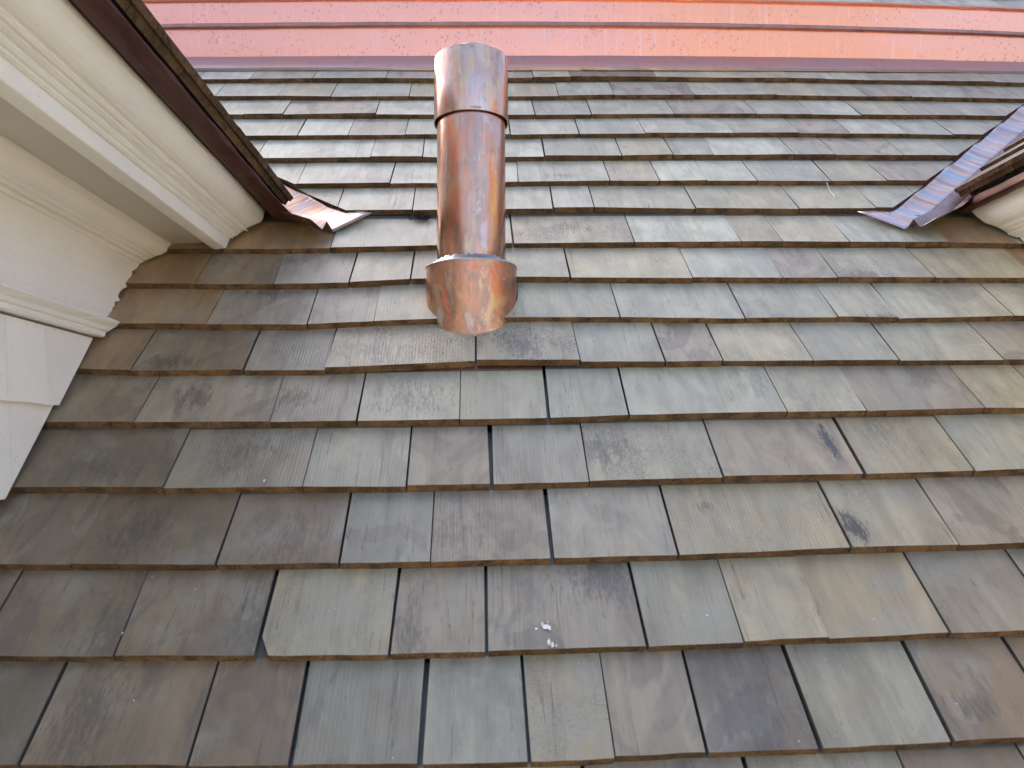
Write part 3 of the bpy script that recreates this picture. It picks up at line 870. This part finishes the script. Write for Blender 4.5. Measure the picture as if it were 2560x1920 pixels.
    def lay(vb, nb, thick, ylen, rise=0.0085, m=None, vlen=E + 0.05):
        y = roof_y(zO + vb * math.sin(a_d)) - random.uniform(0.05, 0.14)
        js = [y]
        while y > y0 + 0.05:
            y -= random.uniform(0.10, 0.19)
            js.append(max(y, y0 - 0.06))
        js = sorted(js) + [roof_y(zO + (vb + vlen) * math.sin(a_d)) + 0.02]
        for a, b in zip(js, js[1:]):
            if b - a < 0.012:
                continue
            ua, ub = sorted(((a + 0.0012) * us, (b - 0.0012) * us))
            poly = []
            for k in range(4):
                poly.append((ua + (ub - ua) * k / 3, vb + random.gauss(0, 0.0008)))
            poly += [(ub, vb + vlen), (ua, vb + vlen)]
            # cut along the valley: y <= roof_y(z) - clearance
            cl = 0.030
            q = clip(poly, us, -math.sin(a_d) * CT / ST, (zO + H0) * CT / ST - cl)
            if len(q) < 3:
                continue
            lift = random.uniform(0, 0.001)
            def top(u, v):
                return nb + lift - rise * (v - vb) / E
            def bot(u, v):
                return top(u, v) - thick * (1 - 0.5 * (v - vb) / vlen)
            o = board("shingle", DF, q, (ua + ub) / 2, vb, top, bot, [M_SH, m or M_DK], root)
            shade(o, random.choice("bddvd"), 0.72)
    lay(0.004, -0.0005, 0.0120, 0, 0.0, m=M_EV)
    for k in range(9):
        lay(0.0 + E * k - (0.0 if k else 0.0015), 0.0105 if k == 0 else 0.0095, 0.0102, 0)
    # the far slope and front are simple closing faces
    zr = zdk(xr) + dz
    x2 = 2 * xr - xe
    vts = [(mx(xr), y0 - 0.05, zr + 0.012), (mx(xr), roof_y(zr), zr + 0.012), (mx(x2), roof_y(ze), ze + dz), (mx(x2), y0 - 0.05, ze + dz)]
    put("far_roof_slope", vts, [(0, 1, 2, 3)], M_SH)
    return root

dormer(-1, "large cream painted dormer eave with heavy mouldings on the left")
dormer(1, "dormer corner with dark shingle edges and beige cornice at the right edge")

# ------------------------------------------------------------------ copper band above the roof
band = empty("copper_flashing", "wide bright pink and orange copper flashing band above the top shingle course", "flashing", (0.3, 2.3, 1.13))
bl0 = Vector(band.location)
def bowz(x, z):
    q = ((x - 0.25) / 1.35) ** 2
    q = min(q, 2.2) * (0.62 if x < 0.25 else 1.0)
    return -(0.008 + 0.016 * max(0.0, min(1.0, (z - 1.085) / 0.17))) * q
def strip(name, prof, mat, x0=-1.9, x1=2.9, nx=60, smooth=False, joint=None):
    n = len(prof)
    vts = []; fcs = []
    for i in range(nx + 1):
        x = x0 + (x1 - x0) * i / nx
        for (y, z) in prof:
            vts.append(Vector((x, y + random.gauss(0, 0.0002), z + bowz(x, z) + random.gauss(0, 0.00025))) - bl0)
    for i in range(nx):
        for k in range(n - 1):
            a = i * n + k
            fcs.append((a, a + 1, a + n + 1, a + n))
    o = mk(name, vts, [tuple(reversed(f)) for f in fcs], mat, band, smooth=smooth)
    s = o.modifiers.new("thickness", 'SOLIDIFY')
    s.thickness = 0.001
    s.offset = 0
    return o
hy, hz = 3.187 * CT, -H0 + 3.187 * ST
h2y, h2z = 3.283 * CT, -H0 + 3.283 * ST
def pn(v, n):
    p = ROOF.at(0, v, n)
    return (p.y, p.z)
# sheet lengths overlap at the soldered joints
for k, (xa, xb) in enumerate(((-1.9, 0.305), (0.300, 1.43), (1.425, 2.9))):
    e = 0.0012 * (k % 2)
    strip("roof_hem", [pn(3.186, -0.004 + e), pn(3.187, 0.0035 + e), pn(3.205, 0.0045 + e), pn(3.284, 0.0035 + e)], M_HEM, xa, xb, 26)
y1 = 2.3105
for k, (xa, xb) in enumerate(((-1.9, 0.012), (0.008, 1.62), (1.616, 2.9))):
    e = -0.0012 * (k % 2)
    strip("lower_panel", [(y1 + 0.006 + e, 1.1475), (y1 + e, 1.19), (y1 - 0.006 + e, 1.2395)], M_CU, xa, xb, 26)
    strip("upper_panel", [(y1 + 0.002 + e, 1.2505), (y1 - 0.002 + e, 1.28), (y1 - 0.007 + e, 1.3245)], M_CU, xa, xb, 26)
for k, (xa, xb) in enumerate(((-1.9, 0.012), (0.008, 1.62), (1.616, 2.9))):
    e = -0.001 * (k % 2)
    strip("folded_lip", [(y1 - 0.004, 1.2400), (y1 - 0.0145 + e, 1.2385), (y1 - 0.0175 + e, 1.2405), (y1 - 0.0170 + e, 1.2490), (y1 - 0.013 + e, 1.2525), (y1 + 0.0025, 1.2535)], M_LIP, xa, xb, 26)
    strip("top_lip", [(y1 - 0.004, 1.3230), (y1 - 0.014 + e, 1.3215), (y1 - 0.0165 + e, 1.3240), (y1 - 0.0155 + e, 1.3290), (y1 - 0.005, 1.3345), (y1 + 0.006, 1.3360)], M_CU, xa, xb, 26)

# upper roof above the copper
UR = Frame((0, y1 + 0.002, 1.3425), (1, 0, 0), (0, CT, ST))
UPLEN = 0.37
upper = empty("upper_roof", "upper roof slope of grey shingles starting above the copper band", "roof", (0.3, 2.6, 1.6))
board("roof_deck", UR, [(-3.2, 0.045), (4.2, 0.045), (4.2, UPLEN), (-3.2, UPLEN)], 0, 0.5, lambda u, v: -0.045, lambda u, v: -0.12, [M_FELT, M_FELT], upper)
for c in range(3):
    vb = -0.012 + c * E
    x = -1.2
    while x < 2.4:
        w = random.uniform(0.10, 0.20)
        poly = [(x + 0.001, vb), (x + w / 2, vb + random.gauss(0, 0.0008)), (x + w - 0.001, vb), (x + w - 0.001, vb + E + 0.02), (x + 0.001, vb + E + 0.02)]
        fr = Frame((0, UR.O.y, UR.O.z + (bowz(x + w / 2, 1.33))), UR.U, UR.V)
        o = board("shingle", fr, poly, x + w / 2, vb, lambda u, v, vb=vb: 0.0 - 0.0090 * (v - vb) / E, lambda u, v, vb=vb: -0.0105 - 0.007 * (v - vb) / E, [M_SH, M_BU], upper)
        shade(o, random.choice("ggvvt"))
        x += w

# closing wall behind copper and back slope so that no light leaks through
house = empty("house_body", "closed back of the house behind the ridge and copper band", "house", (0.5, 4.5, -2.0))
hb = Vector(house.location)
ry, rz = UR.at(0, UPLEN, -0.06).y, UR.at(0, UPLEN, -0.06).z
vts = [(-3.2, y1 + 0.03, 1.0), (4.2, y1 + 0.03, 1.0), (4.2, y1 + 0.03, 1.29), (-3.2, y1 + 0.03, 1.29)]
mk("copper_backing", [Vector(v) - hb for v in vts], [(0, 1, 2, 3)], M_FELT, house)
vts = [(-3.2, ry, rz), (4.2, ry, rz), (4.2, ry + 5.0, rz - 5.05), (-3.2, ry + 5.0, rz - 5.05)]
mk("back_slope", [Vector(v) - hb for v in vts], [(0, 1, 2, 3)], M_FELT, house)
yb, zb = 0.35 * CT + 0.03, -H0 + 0.35 * ST - 0.08
vts = [(-3.2, yb, -5.2), (4.2, yb, -5.2), (4.2, yb, zb), (-3.2, yb, zb)]
mk("front_wall", [Vector(v) - hb for v in vts], [(0, 1, 2, 3)], M_WALL, house)

# ------------------------------------------------------------------ vent pipe
PX, PY = -0.0155, 1.4480
pipe = empty("vent_pipe", "round copper vent pipe with collar and soldered base sleeve rising through the shingles", "vent pipe", (PX, PY, roof_z(PY)))
def lathe(name, prof, mat, parent, seg=72, jag=None, cut=None, lean=(0.0, 0.0), closed=True):
    """closed profile (r, z world) turned about the pipe axis"""
    n = len(prof); vts = []; fcs = []
    L = Vector(parent.location)
    for s in range(seg):
        a = 2 * math.pi * s / seg
        for k, (r, z) in enumerate(prof):
            x, y = math.cos(a) * r, math.sin(a) * r
            zz = z
            if cut and z is None:
                zz = roof_z(PY + y) + cut
            if jag and k in jag:
                zz += random.gauss(0, jag[k])
            h = zz - roof_z(PY)
            vts.append(Vector((PX + x + lean[0] * h, PY + y + lean[1] * h, zz)) - L)
    for s in range(seg):
        s2 = (s + 1) % seg
        for k in range(n if closed else n - 1):
            k2 = (k + 1) % n
            fcs.append((s * n + k, s2 * n + k, s2 * n + k2, s * n + k2))
    o = mk(name, vts, fcs, mat, parent, smooth=True)
    m = o.modifiers.new("edges", 'EDGE_SPLIT')
    m.split_angle = R(40)
    return o
LEAN = (0.012, -0.02)
lathe("pipe_tube", [(0.0632, 0.20), (0.0632, 0.685), (0.0618, 0.685), (0.0618, 0.20)], M_PIPE, pipe, lean=LEAN)
collar = lathe("collar", [(0.0672, 0.5885), (0.0690, 0.5875), (0.0694, 0.5895), (0.0685, 0.65), (0.0680, 0.7085), (0.0664, 0.7090), (0.0664, 0.65)], M_CAP, pipe, lean=LEAN,
      jag={4: 0.0006, 5: 0.0006})
sleeve = lathe("base_sleeve", [(0.0834, None), (0.0832, 0.2960), (0.0828, 0.3190), (0.0816, 0.3190), (0.0822, None)], M_BASE, pipe, cut=-0.012, lean=LEAN)
# solder bead, ragged
def bead():
    seg = 96; vts = []; fcs = []; L = Vector(pipe.location)
    for s in range(seg):
        a = 2 * math.pi * s / seg
        top = 0.0075 + random.uniform(-0.002, 0.0028)
        for (r, z) in ((0.0840 + random.gauss(0, .0003), 0.3165 + random.gauss(0, .0006)), (0.0835, 0.3190), (0.0765, 0.3220 + random.gauss(0, .0005)), (0.0690, 0.3240), (0.0645, 0.3225 + top), (0.0630, 0.3235 + top), (0.0630, 0.3150)):
            h = z - roof_z(PY)
            vts.append(Vector((PX + math.cos(a) * r + LEAN[0] * h, PY + math.sin(a) * r + LEAN[1] * h, z)) - L)
    n = 7
    for s in range(seg):
        s2 = (s + 1) % seg
        for k in range(n):
            k2 = (k + 1) % n
            fcs.append((s * n + k, s2 * n + k, s2 * n + k2, s * n + k2))
    mk("solder_bead", vts, fcs, M_SOLD, sleeve, smooth=True)
bead()
# small solder drops on the metal
def patch(name, ang, zc, rad, wr, hr, mat, n=11, parent=None):
    L = Vector(pipe.location); vts = []
    rr = [random.uniform(0.75, 1.15) for _ in range(n)]
    for lay_ in (0.0012, -0.001):
        for k in range(n):
            b = 2 * math.pi * k / n
            a = ang + math.cos(b) * wr * rr[k] / rad
            z = zc + math.sin(b) * hr * rr[k]
            h = z - roof_z(PY)
            r = rad + lay_
            vts.append(Vector((PX + math.cos(a) * r + LEAN[0] * h, PY + math.sin(a) * r + LEAN[1] * h, z)) - L)
    fcs = [tuple(range(n)), tuple(range(2 * n - 1, n - 1, -1))] + [(k, n + k, n + (k + 1) % n, (k + 1) % n) for k in range(n)]
    return mk(name, vts, fcs, mat, parent or (collar if zc > 0.5 else sleeve))
M_SPOT = mat_plain("dull_solder_spot", (0.46, 0.42, 0.36), 0.5, 0.6)
patch("solder_patch", R(-90 - 40), 0.222, 0.0838, 0.0075, 0.014, M_SPOT)
patch("solder_patch", R(-90 + 43), 0.286, 0.0836, 0.003, 0.003, M_SOLD)
patch("solder_patch", R(-90 + 17), 0.205, 0.0838, 0.005, 0.005, M_SPOT)
patch("solder_patch", R(-90 + 8), 0.5925, 0.0696, 0.012, 0.002, M_SPOT)
patch("solder_patch", R(-90 + 3), 0.7050, 0.0685, 0.0022, 0.0025, M_SOLD)
# copper apron showing as a thin edge under the lifted shingles
board("flashing_apron", ROOF, [(-0.12, 1.8440), (-0.01, 1.8485), (0.10, 1.8475), (0.10, 1.865), (-0.12, 1.865)], 0, 1.85,
      lambda u, v: -0.0125, lambda u, v: -0.0137, [M_LIP, M_LIP], pipe)
# dark ring painting in the shadowed gap beside the sleeve
def gap_shadow():
    seg = 64; vts = []; fcs = []; L = Vector(pipe.location)
    for s in range(seg):
        a = 2 * math.pi * s / seg
        for (r, dz_) in ((0.0780, -0.001), (0.0785 + 0.0080 * max(0, math.cos(a - 0.35)) ** 3 + random.uniform(0, .0003), 0.001), (0.0785 + 0.0080 * max(0, math.cos(a - 0.35)) ** 3, -0.012), (0.0780, -0.012)):
            y = math.sin(a) * r
            vts.append(Vector((PX + math.cos(a) * r, PY + y, roof_z(PY + y) + dz_)) - L)
    for s in range(seg):
        s2 = (s + 1) % seg
        for k in range(4):
            k2 = (k + 1) % 4
            fcs.append((s * 4 + k, s2 * 4 + k, s2 * 4 + k2, s * 4 + k2))
    mk("gap_shadow_ring", vts, fcs, M_FELT, sleeve, smooth=True)
gap_shadow()

# ------------------------------------------------------------------ small things lying on the roof
def splat(u, v, blobs, label):
    fr = ROOF
    vts = []; fcs = []
    for (du, dv, ru, rv) in blobs:
        n = 9; b0 = len(vts)
        rr = [random.uniform(0.6, 1.25) for _ in range(n)]
        for k in range(n):
            a = 2 * math.pi * k / n
            vts.append((du + math.cos(a) * ru * rr[k], dv + math.sin(a) * rv * rr[k], -0.0005))
        vts.append((du, dv, 0.0012))
        fcs += [(b0 + k, b0 + (k + 1) % n, b0 + n) for k in range(n)]
    o = mk("bird_dropping", vts, fcs, M_WHITE)
    c = (V1 - v) / E
    vb = V1 - math.ceil(c) * E
    o.matrix_world = fr.mat(u, v) @ Matrix.Translation((0, 0, 0.0022 - 0.0128 * (v - vb) / E)) @ Matrix.Rotation(math.atan(-0.0128 / E), 4, 'X')
    return tag(o, label, "bird dropping", "white bird droppings on the shingles")
splat(0.0725, 1.3585, [(-.004, .006, .0022, .004), (.001, .002, .005, .0035), (.0045, -.001, .002, .0018), (-.011, .0, .0018, .002), (.003, .009, .0012, .0014)], "white splash on the wide shingle low in the middle, upper blob")
splat(0.0767, 1.3365, [(-.002, .003, .0018, .006), (.002, .0, .0022, .004), (.006, -.002, .001, .002)], "white streaky drip near the butt edge just below the wide shingle splash")
splat(0.104, 1.3325, [(-.008, 0, .0016, .001), (.0, 0.0006, .0022, .001), (.009, .001, .0018, .001), (.016, .0016, .0014, .001)], "row of tiny white flecks along the butt edge right of the splash")
splat(-0.3026, 1.5985, [(0, 0, .0013, .0032), (.0012, .0018, .0011, .0016)], "small white comma shaped dropping on the left side shingle")
splat(-0.4212, 1.3673, [(0, 0, .0012, .002)], "single white dot on the joint between two dark lower left shingles")
for (u, v) in ():
    pass

# white thread hanging from a butt edge near the right valley
def tube(name, pts, rad, mat, seg=6):
    vts = []; fcs = []
    for i, p in enumerate(pts):
        p = Vector(p)
        d = (Vector(pts[min(i + 1, len(pts) - 1)]) - Vector(pts[max(0, i - 1)])).normalized()
        a = d.orthogonal().normalized(); b = d.cross(a)
        for k in range(seg):
            t = 2 * math.pi * k / seg
            vts.append(p + a * math.cos(t) * rad + b * math.sin(t) * rad)
    for i in range(len(pts) - 1):
        for k in range(seg):
            k2 = (k + 1) % seg
            fcs.append((i * seg + k, i * seg + k2, (i + 1) * seg + k2, (i + 1) * seg + k))
    fcs.append(tuple(range(seg - 1, -1, -1)))
    fcs.append(tuple((len(pts) - 1) * seg + k for k in range(seg)))
    return mk(name, vts, fcs, mat)
th_o = tube("thread", [ROOF.at(u, v, n) for (u, v, n) in ((.7868, 2.4700, .003), (.7860, 2.4560, .0005), (.7863, 2.4414, -.003), (.7885, 2.4270, -.004), (.7852, 2.4130, -.001), (.7806, 2.3989, .0))], 0.0006, M_WHITE)
tag(th_o, "short white thread dangling over a shingle butt left of the right valley", "thread")

# tuft of dark moss by the pipe
vts = []; fcs = []
for k in range(260):
    u = -0.118 + random.gauss(0, 0.013); v = 2.336 + random.gauss(0, 0.006)
    p = ROOF.at(u, v, -0.007)
    d = (ROOF.N * random.uniform(0.3, 1.0) + ROOF.U * random.gauss(0, 0.8) - ROOF.V * random.uniform(-0.2, 0.9)).normalized() * random.uniform(0.004, 0.012)
    w = ROOF.U.cross(d).normalized() * 0.0007
    b = len(vts)
    vts += [p - w, p + w, p + d * 0.6 + w * 0.8 + ROOF.U * random.gauss(0, .001), p + d]
    fcs += [(b, b + 1, b + 2), (b, b + 2, b + 3)]
tag(mk("moss_tuft", vts, fcs, M_MOSS), "dark stringy tuft of moss caught beside the copper pipe", "moss")
